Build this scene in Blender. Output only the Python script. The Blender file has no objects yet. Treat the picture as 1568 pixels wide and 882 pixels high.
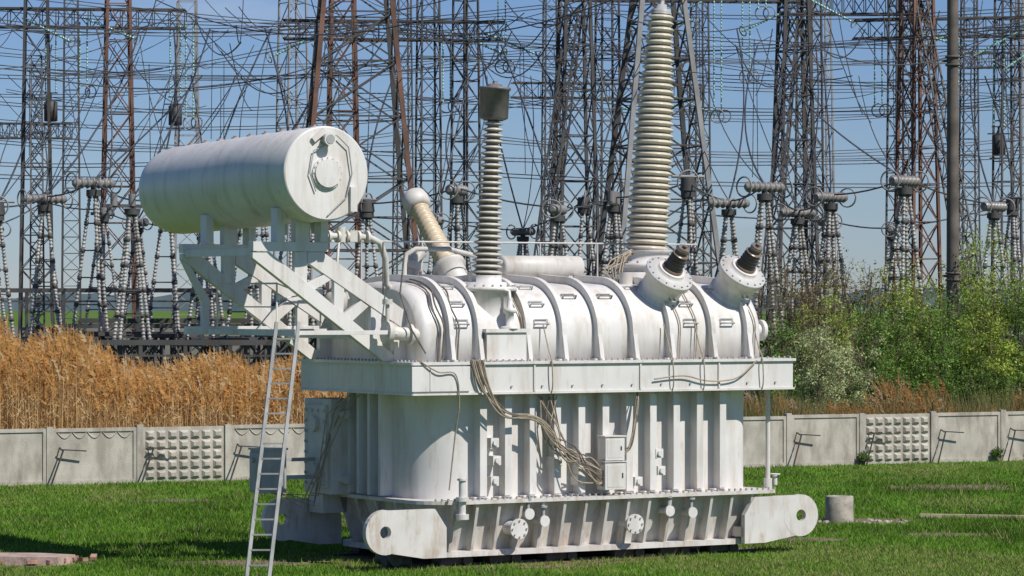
import bpy, math, random
import numpy as np
from mathutils import Vector, Matrix
random.seed(11); np.random.seed(11)
scene = bpy.context.scene
V = Vector

# ------------------------------------------------------------ materials
def mat(name, base, rough=.6, var=.12, scale=2.5, metal=0.0, dirt=None, dirt_amt=.35, bump=.0, bscale=30, zs=1.0, lo=.5, hi=.75, blotch=None):
    m = bpy.data.materials.new(name); m.use_nodes = True
    nt = m.node_tree; N = nt.nodes; L = nt.links
    bs = N['Principled BSDF']; bs.inputs['Roughness'].default_value = rough; bs.inputs['Metallic'].default_value = metal
    tc = N.new('ShaderNodeTexCoord')
    n1 = N.new('ShaderNodeTexNoise'); n1.inputs['Scale'].default_value = scale; n1.inputs['Detail'].default_value = 6
    L.new(tc.outputs['Object'], n1.inputs['Vector'])
    mx = N.new('ShaderNodeMixRGB')
    mx.inputs[1].default_value = (*[max(0, c*(1-var)) for c in base], 1)
    mx.inputs[2].default_value = (*[min(1, c*(1+var)) for c in base], 1)
    r = N.new('ShaderNodeValToRGB'); r.color_ramp.elements[0].position = .35; r.color_ramp.elements[1].position = .65
    L.new(n1.outputs['Fac'], r.inputs['Fac']); L.new(r.outputs['Color'], mx.inputs[0])
    out = mx.outputs[0]
    def layer(out, sc, zsc, col, amt, lo, hi, detail=8):
        mp = N.new('ShaderNodeMapping'); mp.inputs['Scale'].default_value = (1, 1, zsc)
        L.new(tc.outputs['Object'], mp.inputs['Vector'])
        n2 = N.new('ShaderNodeTexNoise'); n2.inputs['Scale'].default_value = sc; n2.inputs['Detail'].default_value = detail
        n2.inputs['Roughness'].default_value = .65
        L.new(mp.outputs[0], n2.inputs['Vector'])
        r2 = N.new('ShaderNodeValToRGB'); r2.color_ramp.elements[0].position = lo; r2.color_ramp.elements[1].position = hi
        r2.color_ramp.elements[1].color = (amt,)*3+(1,)
        L.new(n2.outputs['Fac'], r2.inputs['Fac'])
        m2 = N.new('ShaderNodeMixRGB'); m2.inputs[2].default_value = (*col, 1)
        L.new(r2.outputs['Color'], m2.inputs[0]); L.new(out, m2.inputs[1]); return m2.outputs[0]
    if dirt: out = layer(out, scale*2.2, zs, dirt, dirt_amt, lo, hi)
    if blotch: out = layer(out, blotch[0], blotch[1], blotch[2], blotch[3], .55, .68)
    L.new(out, bs.inputs['Base Color'])
    if bump:
        n3 = N.new('ShaderNodeTexNoise'); n3.inputs['Scale'].default_value = bscale; n3.inputs['Detail'].default_value = 5
        L.new(tc.outputs['Object'], n3.inputs['Vector'])
        b = N.new('ShaderNodeBump'); b.inputs['Strength'].default_value = bump; b.inputs['Distance'].default_value = .02
        L.new(n3.outputs['Fac'], b.inputs['Height']); L.new(b.outputs[0], bs.inputs['Normal'])
    return m

def colmat(name, rough=.7, transl=.25):
    m = bpy.data.materials.new(name); m.use_nodes = True
    nt = m.node_tree; N = nt.nodes; L = nt.links
    bs = N['Principled BSDF']; bs.inputs['Roughness'].default_value = rough
    bs.inputs['Specular IOR Level'].default_value = .2
    a = N.new('ShaderNodeAttribute'); a.attribute_name = 'col'
    L.new(a.outputs['Color'], bs.inputs['Base Color'])
    if transl:
        t = N.new('ShaderNodeBsdfTranslucent'); L.new(a.outputs['Color'], t.inputs['Color'])
        mx = N.new('ShaderNodeMixShader'); mx.inputs[0].default_value = transl
        L.new(bs.outputs[0], mx.inputs[1]); L.new(t.outputs[0], mx.inputs[2])
        L.new(mx.outputs[0], N['Material Output'].inputs['Surface'])
    return m

WHITE = mat('white_paint', (.67, .65, .625), .4, .05, 1.2, dirt=(.40, .33, .24), dirt_amt=.7, zs=.14, bump=.10, bscale=3, lo=.50, hi=.78, blotch=(7, .25, (.44, .34, .23), .35))
WHITE3 = mat('stained_white_paint', (.62, .595, .56), .5, .07, 1.6, dirt=(.36, .25, .15), dirt_amt=.75, zs=.25, bump=.15, bscale=5, lo=.48, hi=.75, blotch=(6, .3, (.33, .20, .11), .5))
WHITE2 = mat('aged_white_paint', (.56, .54, .50), .5, .08, 2, dirt=(.34, .27, .19), dirt_amt=.6, zs=.25)
GREYP = mat('grey_paint', (.36, .365, .36), .5, .1, 2, dirt=(.22, .18, .14), dirt_amt=.5, zs=.3)
DARK = mat('dark_steel', (.05, .048, .045), .6, .3, 6)
PORC = mat('beige_porcelain', (.60, .535, .435), .3, .06, 5, dirt=(.38, .31, .22), dirt_amt=.5)
PORCG = mat('grey_porcelain', (.54, .51, .46), .3, .06, 5, dirt=(.36, .32, .27), dirt_amt=.4)
GAPSHADE = mat('grime_shade_porcelain', (.20, .15, .10), .5, .15, 5)  # grime brown, also paints shade into the gaps between sheds for contrast
TAN = mat('tan_porcelain', (.56, .47, .33), .4, .08, 5)
BROWN = mat('brown_porcelain', (.19, .135, .095), .3, .2, 5)
CAP = mat('weathered_cap', (.15, .13, .13), .5, .25, 5)
CABLE = mat('cable_rubber', (.13, .11, .09), .6, .3, 8)
CABLE2 = mat('cable_beige', (.34, .28, .20), .6, .2, 8)
RUST = mat('rusty_lattice_steel', (.15, .075, .05), .8, .35, .8, dirt=(.06, .05, .045), dirt_amt=.9)
STEEL = mat('dull_lattice_steel', (.065, .065, .063), .7, .3, .7, dirt=(.12, .055, .035), dirt_amt=.6)
GALV = mat('galvanised_steel', (.23, .23, .225), .6, .2, .9, dirt=(.2, .13, .09), dirt_amt=.5)
WIRE = mat('conductor_wire', (.075, .075, .08), .5, .2, 1)
GLASS = mat('green_glass_insulator', (.22, .42, .36), .2, .15, 2)
INSUL = mat('pale_insulator', (.33, .32, .30), .45, .25, .8, dirt=(.14, .11, .08), dirt_amt=.8)
INSD = mat('grey_insulator', (.20, .19, .18), .4, .2, 1)
CONC = mat('fence_concrete', (.44, .41, .35), .9, .14, 1.3, dirt=(.19, .16, .12), dirt_amt=.85, zs=.35, bump=.4, bscale=25, lo=.44, blotch=(1.1, .5, (.30, .28, .23), .8))
CONC2 = mat('stump_concrete', (.34, .31, .26), .9, .25, 4, dirt=(.14, .12, .09), dirt_amt=.7, bump=.5, bscale=30)
BRICK = mat('crumbling_brick', (.34, .20, .15), .9, .35, 6, bump=.6, bscale=20)
BARK = mat('bark', (.15, .115, .075), .9, .3, 5)
LEAF = colmat('foliage_leaves', .6, .35)
REED = colmat('dry_reed', .8, .3)
BLADE = colmat('grass_blade', .6, .3)

# ------------------------------------------------------------ mesh builder
def frame(a, up=None):
    a = a.normalized()
    if up is None: up = V((0, 0, 1)) if abs(a.z) < .95 else V((1, 0, 0))
    x = a.cross(up)
    if x.length < 1e-5: x = a.cross(V((0, 1, 0)))
    x.normalize(); y = x.cross(a).normalized()
    return a, x, y

class MB:
    def __init__(s): s.v = []; s.f = []; s.m = []; s.s = []
    def add(s, vs, fs, m=0, sm=False):
        o = len(s.v); s.v.extend([tuple(p) for p in vs])
        for k, f in enumerate(fs):
            s.f.append(tuple(i+o for i in f)); s.m.append(m if isinstance(m, int) else m[k]); s.s.append(sm)
    def box(s, lo, hi, m=0):
        x0, y0, z0 = lo; x1, y1, z1 = hi
        s.add([(x0,y0,z0),(x1,y0,z0),(x1,y1,z0),(x0,y1,z0),(x0,y0,z1),(x1,y0,z1),(x1,y1,z1),(x0,y1,z1)],
              [(0,3,2,1),(4,5,6,7),(0,1,5,4),(1,2,6,5),(2,3,7,6),(3,0,4,7)], m)
    def beam(s, p, q, w, h=None, m=0, up=None, caps=True):
        p = V(p); q = V(q); h = h or w
        a, x, y = frame(q-p, up)
        c = [x*(w/2)*i+y*(h/2)*j for i, j in ((-1,-1),(1,-1),(1,1),(-1,1))]
        f = [(0,1,5,4),(1,2,6,5),(2,3,7,6),(3,0,4,7)]
        if caps: f += [(0,3,2,1),(4,5,6,7)]
        s.add([p+k for k in c]+[q+k for k in c], f, m)
    def lathe(s, p, axis, prof, n=20, m=0, smooth=True, mseg=None):
        p = V(p); a, x, y = frame(V(axis)); vs = []; fs = []; ms = []
        for pr in prof:
            t, r = pr[0], pr[1]
            for i in range(n):
                th = 2*math.pi*i/n
                vs.append(p+a*t+(x*math.cos(th)+y*math.sin(th))*max(r, 1e-4))
        for k in range(len(prof)-1):
            mm = prof[k][2] if len(prof[k]) > 2 else m
            for i in range(n):
                j = (i+1) % n
                fs.append((k*n+i, k*n+j, (k+1)*n+j, (k+1)*n+i)); ms.append(mm)
        s.add(vs, fs, ms, smooth)
        s.add(vs[:n], [tuple(range(n))[::-1]], m); s.add(vs[-n:], [tuple(range(n))], m)
    def cyl(s, p, q, r, r2=None, n=16, m=0):
        p = V(p); q = V(q); d = q-p
        s.lathe(p, d, [(0, r), (d.length, r if r2 is None else r2)], n, m)
    def tube(s, pts, r, n=6, m=0):
        pts = [V(p) for p in pts]; vs = []; fs = []; px = None
        for k, p in enumerate(pts):
            t = (pts[min(k+1, len(pts)-1)]-pts[max(k-1, 0)]).normalized()
            if px is None: _, x, y = frame(t)
            else:
                x = (px - t*px.dot(t)).normalized(); y = x.cross(t)
            px = x
            for i in range(n):
                th = 2*math.pi*i/n; vs.append(p+(x*math.cos(th)+y*math.sin(th))*r)
        for k in range(len(pts)-1):
            for i in range(n):
                j = (i+1) % n; fs.append((k*n+i, k*n+j, (k+1)*n+j, (k+1)*n+i))
        s.add(vs, fs, m, True)
    def torus(s, c, axis, R, r, m=0, n=20, k=6):
        c = V(c); a, x, y = frame(V(axis))
        s.tube([c+(x*math.cos(2*math.pi*i/n)+y*math.sin(2*math.pi*i/n))*R for i in range(n+1)], r, k, m)
    def prism(s, pts, ext, m=0, smooth=False):
        n = len(pts); e = V(ext); P = [V(p) for p in pts]
        s.add(P+[p+e for p in P], [tuple(range(n))[::-1], tuple(range(n, 2*n))]+[(i, (i+1) % n, n+(i+1) % n, n+i) for i in range(n)], m)
    def loft(s, rings, m=0, smooth=True, cap=True):
        n = len(rings[0]); vs = [p for r in rings for p in r]; fs = []
        for k in range(len(rings)-1):
            for i in range(n):
                j = (i+1) % n; fs.append((k*n+i, k*n+j, (k+1)*n+j, (k+1)*n+i))
        s.add(vs, fs, m, smooth)
        if cap: s.add(rings[0], [tuple(range(n))[::-1]], m); s.add(rings[-1], [tuple(range(n))], m)
    def mesh(s, name, mats):
        me = bpy.data.meshes.new(name); me.from_pydata(s.v, [], s.f)
        for k in mats: me.materials.append(k)
        me.polygons.foreach_set('material_index', s.m); me.polygons.foreach_set('use_smooth', s.s)
        me.update(); return me
    def build(s, name, mats, parent=None, loc=None, bevel=0):
        o = bpy.data.objects.new(name, s.mesh(name, mats)); scene.collection.objects.link(o)
        if parent: o.parent = parent
        if loc: o.location = loc
        if bevel:
            b = o.modifiers.new('bevel', 'BEVEL'); b.width = bevel; b.segments = 2; b.limit_method = 'ANGLE'; b.angle_limit = math.radians(50)
        return o

def inst(name, me, loc, rz=0, sc=(1,1,1), parent=None):
    o = bpy.data.objects.new(name, me); scene.collection.objects.link(o)
    o.location = loc; o.rotation_euler = (0, 0, rz); o.scale = sc
    if parent: o.parent = parent
    return o

def empty(name, loc=(0,0,0), rz=0):
    o = bpy.data.objects.new(name, None); scene.collection.objects.link(o); o.location = loc; o.rotation_euler = (0,0,rz); return o

def rrect(u0, u1, w0, w1, rl, rr, z, n=8):
    out = []
    for (cx, cy, r, a0) in ((u0+rl, w0+rl, rl, 180), (u1-rr, w0+rr, rr, 270), (u1-rr, w1-rr, rr, 0), (u0+rl, w1-rl, rl, 90)):
        for i in range(n+1):
            a = math.radians(a0+90*i/n); out.append((cx+r*math.cos(a), cy+r*math.sin(a), z))
    return out

def sheds(L, r0, r1, n, depth):
    pr = [(0, r0-depth)]
    for i in range(n):
        t = L*i/n; p = L/n; f = i/n; R = r0+(r1-r0)*f; c = R-depth
        pr += [(t+.12*p, c), (t+.3*p, R-.01), (t+.42*p, R), (t+.5*p, R-.012), (t+.9*p, c)]
    pr.append((L, r1-depth)); return pr

# ============================================================ TRANSFORMER
T = empty('power_transformer', (-1.9, 62.5, 0), math.radians(31))

# --- lower tank
b = MB()
b.loft([rrect(.55, 8.25, .5, 4.2, 1.05, .4, 1.30), rrect(.55, 8.25, .5, 4.2, 1.05, .4, 3.39)])
b.build('tank_body', [WHITE], T)
b = MB()
for i in range(11):
    u = 1.70+.566*i
    b.box((u-.05, .235, 1.33), (u+.05, .52, 3.385))
    b.box((u-.08, .215, 1.36), (u+.08, .234, 3.3))
    b.box((u-.16, .3, 1.31), (u+.16, .52, 1.345))
for w in (1.85, 2.3, 2.75, 3.15): b.box((.28, w-.05, 1.33), (.57, w+.05, 3.385))
for w in (1.2, 1.8, 2.4, 3.0, 3.6): b.box((8.2, w-.05, 1.33), (8.5, w+.05, 3.385))
for i in range(11): 
    u = 1.70+.566*i; b.box((u-.055, 4.18, 1.33), (u+.055, 4.5, 3.385))
b.build('tank_stiffeners', [WHITE], T, bevel=.008)

# --- flange girder
b = MB()
b.loft([rrect(0, 8.97, 0, 4.68, .04, .04, z, 3) for z in (3.39, 3.93)], smooth=False)
b.loft([rrect(-.05, 9.02, -.05, 4.73, .05, .05, z, 3) for z in (3.932, 3.985)], smooth=False)
b.loft([rrect(-.03, 9.0, -.03, 4.71, .05, .05, z, 3) for z in (3.35, 3.388)], smooth=False)
b.box((-.04, -.045, 3.42), (1.25, -.002, 3.9)); b.box((.35, -.06, 3.44), (.37, -.046, 3.88))
for u in (2.72, 5.2, 7.1): b.box((u-.02, -.03, 3.4), (u+.02, -.001, 3.925))
b.build('flange_girder', [WHITE], T, bevel=.008)
b = MB()
for i in range(64):
    u = .1+i*.14
    b.cyl((u, .06, 3.986), (u, .06, 4.03), .022, n=6)
    b.cyl((u, .02, 1.30), (u, .02, 1.35), .024, n=6) if u > .5 and u < 8.6 else None
for i in range(11): b.cyl((1.5+.7*i, -.03, 3.5), (1.5+.7*i, .0, 3.5), .02, n=8)
for i in range(32): b.cyl((.05, .1+i*.145, 3.986), (.05, .1+i*.145, 4.03), .022, n=6)
b.build('flange_bolts', [GREYP], T)

# --- ribbed bell cover
def bellprof(off=0.0):
    pts = [(.35, 3.98), (.35, 4.5)]
    for i in range(1, 16):
        a = math.radians(180-90*i/16); pts.append((1.5+1.15*math.cos(a), 4.5+1.0*math.sin(a)))
    pts += [(1.5, 5.5), (2.35, 5.55)]
    pts = pts + [(4.7-w, z) for w, z in pts[-2::-1]]
    if off == 0: return pts
    out = []
    for i, (w, z) in enumerate(pts):
        a = pts[max(i-1, 0)]; c = pts[min(i+1, len(pts)-1)]
        d = V((c[0]-a[0], c[1]-a[1])).normalized(); n = V((-d.y, d.x))
        out.append((w+n.x*off, z+n.y*off))
    return out
bp = bellprof()
b = MB()
def inset(k, u): return [(u, 2.35+(w-2.35)*k, 3.98+(z-3.98)*k) for w, z in bp]
b.loft([inset(.93, .36), inset(.985, .42), inset(1, .55), inset(1, 8.25), inset(.985, 8.38), inset(.93, 8.43)])
b.build('bell_cover', [WHITE], T)
b = MB()
RU = [.98, 1.62, 2.72, 3.55, 4.38, 5.22, 6.1, 7.12, 8.0]
po = bellprof(.15); pi = bellprof(-.02)
for u in RU:
    for k in range(len(po)-1):
        a0, a1 = pi[k], pi[k+1]; c0, c1 = po[k], po[k+1]
        vs = [(u-.05, *a0), (u-.05, *c0), (u-.05, *c1), (u-.05, *a1), (u+.05, *a0), (u+.05, *c0), (u+.05, *c1), (u+.05, *a1)]
        b.add(vs, [(0,1,2,3),(4,7,6,5),(1,5,6,2)], 0)
    b.box((u-.12, .18, 3.99), (u+.12, .36, 4.02))
    b.prism([(u-.045, .198, 4.02), (u-.045, .1, 4.02), (u-.045, .198, 4.5)], (.09, 0, 0))
b.build('bell_ribs', [WHITE], T)
# handles / small brackets and cables over the bell
b = MB()
def onbell(u, k, off):
    w, z = bellprof(off)[k]; return (u, w, z)
for u in (1.28, 2.3, 3.1, 3.95, 4.8, 5.6, 6.65, 7.55):
    for k in ((3, 7, 12) if u in (3.1, 6.65, 1.28) else ((12,) if u in (2.3, 5.6) else (3, 11))):
        if u in (4.8,3.95): k = 9
        b.tube([onbell(u-.15, k, 0), onbell(u-.15, k, .08), onbell(u+.15, k, .08), onbell(u+.15, k, 0)], .016, 6, 0)
        b.tube([onbell(u-.15, k, .03), onbell(u-.15, k+1, .03), onbell(u+.15, k+1, .03), onbell(u+.15, k, .03)], .012, 5, 0)
b.build('bell_handles', [GREYP], T)
b = MB()
for u, o in ((.72, .05), (.8, .09), (1.15, .06)):
    pr = bellprof(o)[:18]; b.tube([(u+.05*math.sin(i*.7), w, z) for i, (w, z) in enumerate(pr)], .018, 6, 0)
for u in (2.62, 6.35, 6.75, 8.2):
    pr = bellprof(.05)[:13]; b.tube([(u+.03*math.sin(i*.6), w, z) for i, (w, z) in enumerate(pr)][:13], .014, 6, 1)
def drop(pts, r, m, b=None):  # smooth curve
    P = [V(p) for p in pts]; out = []
    for i in range(len(P)-1):
        p0 = P[max(i-1,0)]; p1 = P[i]; p2 = P[i+1]; p3 = P[min(i+2,len(P)-1)]
        for j in range(6):
            t = j/6
            out.append(.5*((2*p1)+(-p0+p2)*t+(2*p0-5*p1+4*p2-p3)*t*t+(-p0+3*p1-3*p2+p3)*t**3))
    out.append(P[-1]); (b or CB).tube(out, r, 6, m)
CB = b
j = lambda s=.06: random.uniform(-s, s)
for k in range(8):
    drop([(1.25+.04*k, -.06, 4.02), (1.45+.03*k, -.1, 3.5+j()), (2.0+j(), -.06, 2.98+j()), (2.75+j(), 0, 2.86+j()), (3.1+j(), -.02, 2.55+j(.1)),
          (3.45+j(.15), -.05, 2.15+j(.15)), (4.0+j(.15), 0, 1.95+j(.2)), (4.35, -.02, 1.8+j(.3))], .016, 0 if k % 3 == 0 else 1)
for k in range(8):
    drop([(3.1+j(.25), .1, 3.3), (3.2+j(.2), .05, 2.7+j(.3)), (3.5+j(.2), -.02, 2.1+j(.2)), (3.9+j(.25), -.05, 1.75+j(.2)), (4.35, 0, 1.6+j(.15))], .014, k % 2)
for k in range(5):
    drop([(4.7, .0, 2.3-.1*k), (4.95+j(), -.03, 2.2+j(.2)), (5.1+j(), 0, 2.9+j(.2)), (5.2, .1, 3.35)], .014, k % 2)
drop([(.1, -.06, 4.03), (.5, -.1, 3.8), (.9, -.08, 3.75), (1.0, -.05, 3.2), (1.0, .1, 2.6), (.95, .25, 1.5)], .014, 1)
drop([(5.5, -.06, 3.6), (6.2, -.07, 3.66), (6.8, -.07, 3.55), (7.5, -.07, 3.6), (8, -.07, 3.95)], .015, 1)
for u in (3.1, 5.95, 6.7, 8.15): drop([(u, .28, 4.7), (u+.02, .1, 4.2), (u-.02, -.08, 3.98), (u, -.08, 3.5), (u, .02, 3.3)], .014, 1)
b.build('control_cables', [CABLE, CABLE2], T)

# --- bottom ledge, skirt
b = MB()
b.loft([rrect(.3, 8.6, -.04, 4.5, .9, .25, z) for z in (1.23, 1.30)], smooth=False)
b.loft([rrect(.5, 8.35, .22, 4.3, .8, .3, 1.229), rrect(.85, 7.95, .48, 4.15, .6, .3, .31)])
b.loft([rrect(.6, 8.1, .22, 4.35, .5, .2, z) for z in (.2, .309)], smooth=False)
for i in range(15):
    u = .95+.5*i
    b.prism([(u-.03, .0, 1.228), (u-.03, .5, 1.228), (u-.03, .5, .31), (u-.03, .24, .31)], (.06, 0, 0))
for w in (1.3, 2.1, 2.9, 3.6): b.prism([(.32, w, 1.228), (.9, w, 1.228), (.9, w, .31), (.65, w, .31)], (0, .06, 0))
b.build('tank_skirt', [WHITE3], T)
b = MB()
for u in (2.35, 5.05):
    b.cyl((u, -.02, .72), (u, .4, .72), .14, n=20); b.cyl((u, -.06, .72), (u, -.02, .72), .2, n=24)
    for i in range(8):
        a = i*math.pi/4; b.cyl((u+.16*math.cos(a), -.09, .72+.16*math.sin(a)), (u+.16*math.cos(a), -.05, .72+.16*math.sin(a)), .018, n=6, m=1)
for u, z in ((2.95, .85), (6.45, .9), (5.9, .95), (2.6, 1.0)):
    b.cyl((u, .0, z), (u, .4, z), .07, n=12); b.cyl((u, -.04, z), (u, .0, z), .11, n=16)
    b.cyl((u, .03, z), (u, .03, z+.28), .035, n=8, m=1); b.cyl((u, .03, z+.26), (u, .03, z+.3), .08, n=12, m=1)
# valve column left of front
b.cyl((1.05, -.08, 1.0), (1.05, -.08, 1.75), .07, n=14); b.cyl((1.05, -.08, .95), (1.05, -.08, 1.05), .13); b.cyl((1.05, -.08, 1.3), (1.05, -.08, 1.38), .13)
b.cyl((1.05, -.08, 1.0), (1.05, .35, .9), .06); b.cyl((1.05, -.08, 1.7), (1.05, -.08, 1.74), .1)
for u, z in ((1.95, 2.4), (1.95, 1.65), (2.0, 2.05), (5.8, 2.1), (5.85, 1.75), (3.4, 2.0), (3.95, 1.6), (5.3, 1.55)):
    b.box((u-.09, .2, z-.09), (u+.09, .5, z+.09)); b.cyl((u, .15, z), (u, .2, z), .06, n=10)
b.build('drain_valves', [WHITE, GREYP], T)

# --- towing plates
def towplate(w, sgn, uc, ue):
    b = MB(); z = .75; n = 28; R = .43; r = .12; t = .13
    vs = []; fs = []
    for i in range(n):
        a = 2*math.pi*i/n; c, s_ = math.cos(a), math.sin(a)
        vs += [(uc+R*c, w, z+R*s_), (uc+r*c, w, z+r*s_), (uc+R*c, w+t, z+R*s_), (uc+r*c, w+t, z+r*s_)]
    for i in range(n):
        j = (i+1) % n
        for q in ((0,1), (1,3), (3,2), (2,0)): fs.append((4*i+q[0], 4*i+q[1], 4*j+q[1], 4*j+q[0]))
    b.add(vs, fs)
    s0 = uc-sgn*.13
    pts = [(s0, w+.003, 1.165), (ue+sgn*.25, w+.003, 1.165), (ue, w+.003, .8), (ue, w+.003, .22), (ue+sgn*.5, w+.003, .22), (s0, w+.003, .34)]
    b.prism(pts, (0, t-.006, 0))
    b.box((min(ue, ue+sgn*.4), w+.05, .35), (max(ue, ue+sgn*.4), .6 if w < 2 else w+.1, .55))
    b.build('towing_plate', [WHITE3], T)
towplate(.0, -1, -.59, .75); towplate(.0, 1, 9.16, 7.75)
towplate(4.3, -1, -.59, .75); towplate(4.3, 1, 9.16, 7.75)

# --- bogies / rails under
b = MB()
for u in (1.2, 2.3, 3.6, 5.2, 6.3, 7.5):
    for w in (.55, 3.9):
        b.box((u-.35, w-.12, .05), (u+.35, w+.12, .21))
        b.cyl((u-.25, w-.17, .11), (u-.25, w+.17, .11), .11, n=14); b.cyl((u+.25, w-.17, .11), (u+.25, w+.17, .11), .11, n=14)
for w in (.6, 3.85): b.box((.3, w-.05, .0), (8.4, w+.05, .05))
b.cyl((-.35, .5, .12), (.2, .5, .12), .12, n=14); b.cyl((-.2, .3, .2), (-.2, .9, .2), .14, n=14)
b.build('bogie_wheels', [DARK], T)

# --- control box
b = MB()
b.box((4.33, -.08, 2.0), (4.78, .2, 2.46)); b.box((4.31, -.1, 1.42), (4.80, .2, 1.96))
b.box((4.30, -.1, 2.465), (4.81, .2, 2.49)); b.box((4.29, -.12, 1.965), (4.82, .2, 1.985))
b.box((4.38, -.085, 2.05), (4.73, -.079, 2.41)); b.box((4.36, -.105, 1.47), (4.75, -.099, 1.91))
b.box((4.70, -.115, 1.65), (4.73, -.105, 1.75), 1); b.box((4.68, -.095, 2.2), (4.71, -.085, 2.28), 1)
b.build('junction_box', [WHITE, DARK], T, bevel=.01)

# --- turret & bushings
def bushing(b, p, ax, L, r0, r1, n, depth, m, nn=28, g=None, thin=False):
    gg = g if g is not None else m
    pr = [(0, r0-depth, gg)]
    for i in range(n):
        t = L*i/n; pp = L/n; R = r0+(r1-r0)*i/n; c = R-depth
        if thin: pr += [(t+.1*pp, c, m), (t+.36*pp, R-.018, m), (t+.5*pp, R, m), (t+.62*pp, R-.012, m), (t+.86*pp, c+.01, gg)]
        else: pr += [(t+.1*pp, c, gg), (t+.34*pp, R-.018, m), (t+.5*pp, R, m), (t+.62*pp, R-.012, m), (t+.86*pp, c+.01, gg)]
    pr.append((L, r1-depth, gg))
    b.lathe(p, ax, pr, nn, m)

b = MB()
ax = V((.04, -.02, 1)).normalized(); p = V((2.17, .9, 4.45))
b.lathe(p, (0,0,1), [(0, .56), (.12, .56), (.13, .50), (.9, .50), (.91, .60), (.99, .60), (1.0, .42), (1.08, .40), (1.09, .3), (1.22, .3)], 32, 0)
for i in range(20):
    a = i*math.pi/10; b.cyl((2.17+.56*math.cos(a), .9+.56*math.sin(a), 5.44), (2.17+.56*math.cos(a), .9+.56*math.sin(a), 5.48), .022, n=6, m=3)
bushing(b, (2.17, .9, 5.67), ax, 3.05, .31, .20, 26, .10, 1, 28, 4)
t0 = V((2.17, .9, 5.67))+ax*3.05
b.lathe(t0, ax, [(0, .18), (.04, .27), (.06, .29), (.6, .29), (.61, .32), (.66, .32), (.67, .16), (.72, .14), (.73, .05), (.78, .05)], 24, 2)
# foot box and small valve
b.box((1.72, .12, 4.0), (2.62, .7, 4.55), 0); b.box((1.68, .08, 4.55), (2.66, .7, 4.62), 0)
b.lathe((2.3, .22, 4.62), (0,0,1), [(0, .18), (.05, .18), (.06, .08), (.3, .08), (.31, .13), (.4, .13), (.41, .06), (.6, .05)], 14, 0)
b.tube([(2.3, .2, 5.1), (2.3, .25, 5.35), (2.2, .4, 5.4)], .035, 8)
b.build('medium_bushing', [WHITE, PORCG, CAP, GREYP, GAPSHADE], T)

b = MB()
b.lathe((6.9, 2.35, 5.3), (0,0,1), [(0, .72), (.45, .72), (.46, .62), (.55, .60), (.56, .7), (.64, .7), (.65, .52), (.85, .46), (.86, .52), (.92, .52)], 32, 0)
for i in range(18):
    a = i*math.pi/9; b.cyl((6.9+.63*math.cos(a), 2.35+.63*math.sin(a), 5.93), (6.9+.63*math.cos(a), 2.35+.63*math.sin(a), 5.99), .025, n=6, m=2)
ax = V((.055, -.03, 1)).normalized(); p = V((6.9, 2.35, 6.2))
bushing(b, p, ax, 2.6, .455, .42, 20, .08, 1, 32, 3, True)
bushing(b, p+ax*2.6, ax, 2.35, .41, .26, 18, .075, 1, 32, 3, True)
t0 = p+ax*4.95
b.lathe(t0, ax, [(0, .22), (.05, .2), (.1, .2), (.11, .12), (.2, .1), (.21, .05), (.3, .05)], 20, 2)
b.build('tall_bushing', [WHITE, PORC, GREYP, GAPSHADE], T)

for (u, z, s_) in ((6.15, 5.12, 1), (7.95, 5.17, 1.04)):
    b = MB(); ax = V((.10, -.66, .78)).normalized(); p = V((u, .98, z))-ax*.1
    b.lathe(p, ax, [(0, .45), (.35, .45), (.36, .42), (.75, .42), (.76, .5), (.83, .5), (.835, .51), (.9, .51), (.905, .3), (1.0, .28)], 30, 0)
    for i in range(16):
        aa = i*math.pi/8; _, x, y = frame(ax); c = p+ax*.9+(x*math.cos(aa)+y*math.sin(aa))*.46
        b.cyl(c, c+ax*.03, .018, n=6, m=2)
    q = p+ax*1.0
    b.lathe(q, ax, [(0, .22), (.06, .22)] + [(.06+t, r) for t, r in sheds(.38, .2, .17, 5, .06)] + [(.46, .1), (.48, .13), (.54, .13), (.55, .05), (.62, .05)], 20, 1)
    b.cyl(q+ax*.48, q+ax*.56, .125, n=16, m=3)
    b.torus(p+ax*.55+V((.0, -.36, -.28)), ax, .07, .02, 2, 12, 5)
    b.build('low_voltage_bushing', [WHITE, BROWN, GREYP, CAP], T)

b = MB()
p = V((3.02, 3.75, 5.75)); q = V((3.0, 5.3, 7.33)); ax = (q-p).normalized()
b.lathe(p-ax*.5, ax, [(0, .3), (.6, .3), (.61, .36), (.68, .36), (.69, .25), (.75, .25)], 20, 0)
bushing(b, p+ax*.25, ax, 1.65, .24, .2, 13, .045, 1, 20)
b.lathe(p+ax*1.9, ax, [(0, .2), (.02, .27), (.2, .29), (.35, .26), (.45, .15), (.5, .02)], 20, 0)
b.build('rear_neutral_bushing', [WHITE2, TAN], T)

# expansion cylinder and vent pipes on top
b = MB()
b.lathe((3.48, 2.6, 5.86), (1,0,0), [(0, .0), (.02, .18), (.06, .23), (1.9, .23), (1.94, .18), (1.96, 0)], 24)
for u in (3.8, 5.1): b.box((u-.05, 2.45, 5.5), (u+.05, 2.75, 5.7))
b.tube([(1.1, 2.3, 5.5), (1.1, 2.3, 5.9), (1.15, 2.3, 6.1), (1.3, 2.2, 6.2), (2.0, 2.1, 6.2), (3.4, 2.4, 5.95)], .05, 10)
b.tube([(1.7, 3.0, 5.5), (1.7, 3, 6.0), (1.9, 3, 6.15)], .12, 10); b.cyl((1.68, 3, 5.8), (1.72, 3, 5.95), .2)
b.cyl((2.8, 2.3, 5.5), (2.8, 2.3, 5.75), .22); b.cyl((5.9, 1.6, 5.5), (5.9, 1.6, 5.75), .14)
b.tube([(-.6, 3.0, 6.34), (.4, 3.0, 6.36), (8.6, 3.0, 6.36)], .02, 6)
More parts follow.
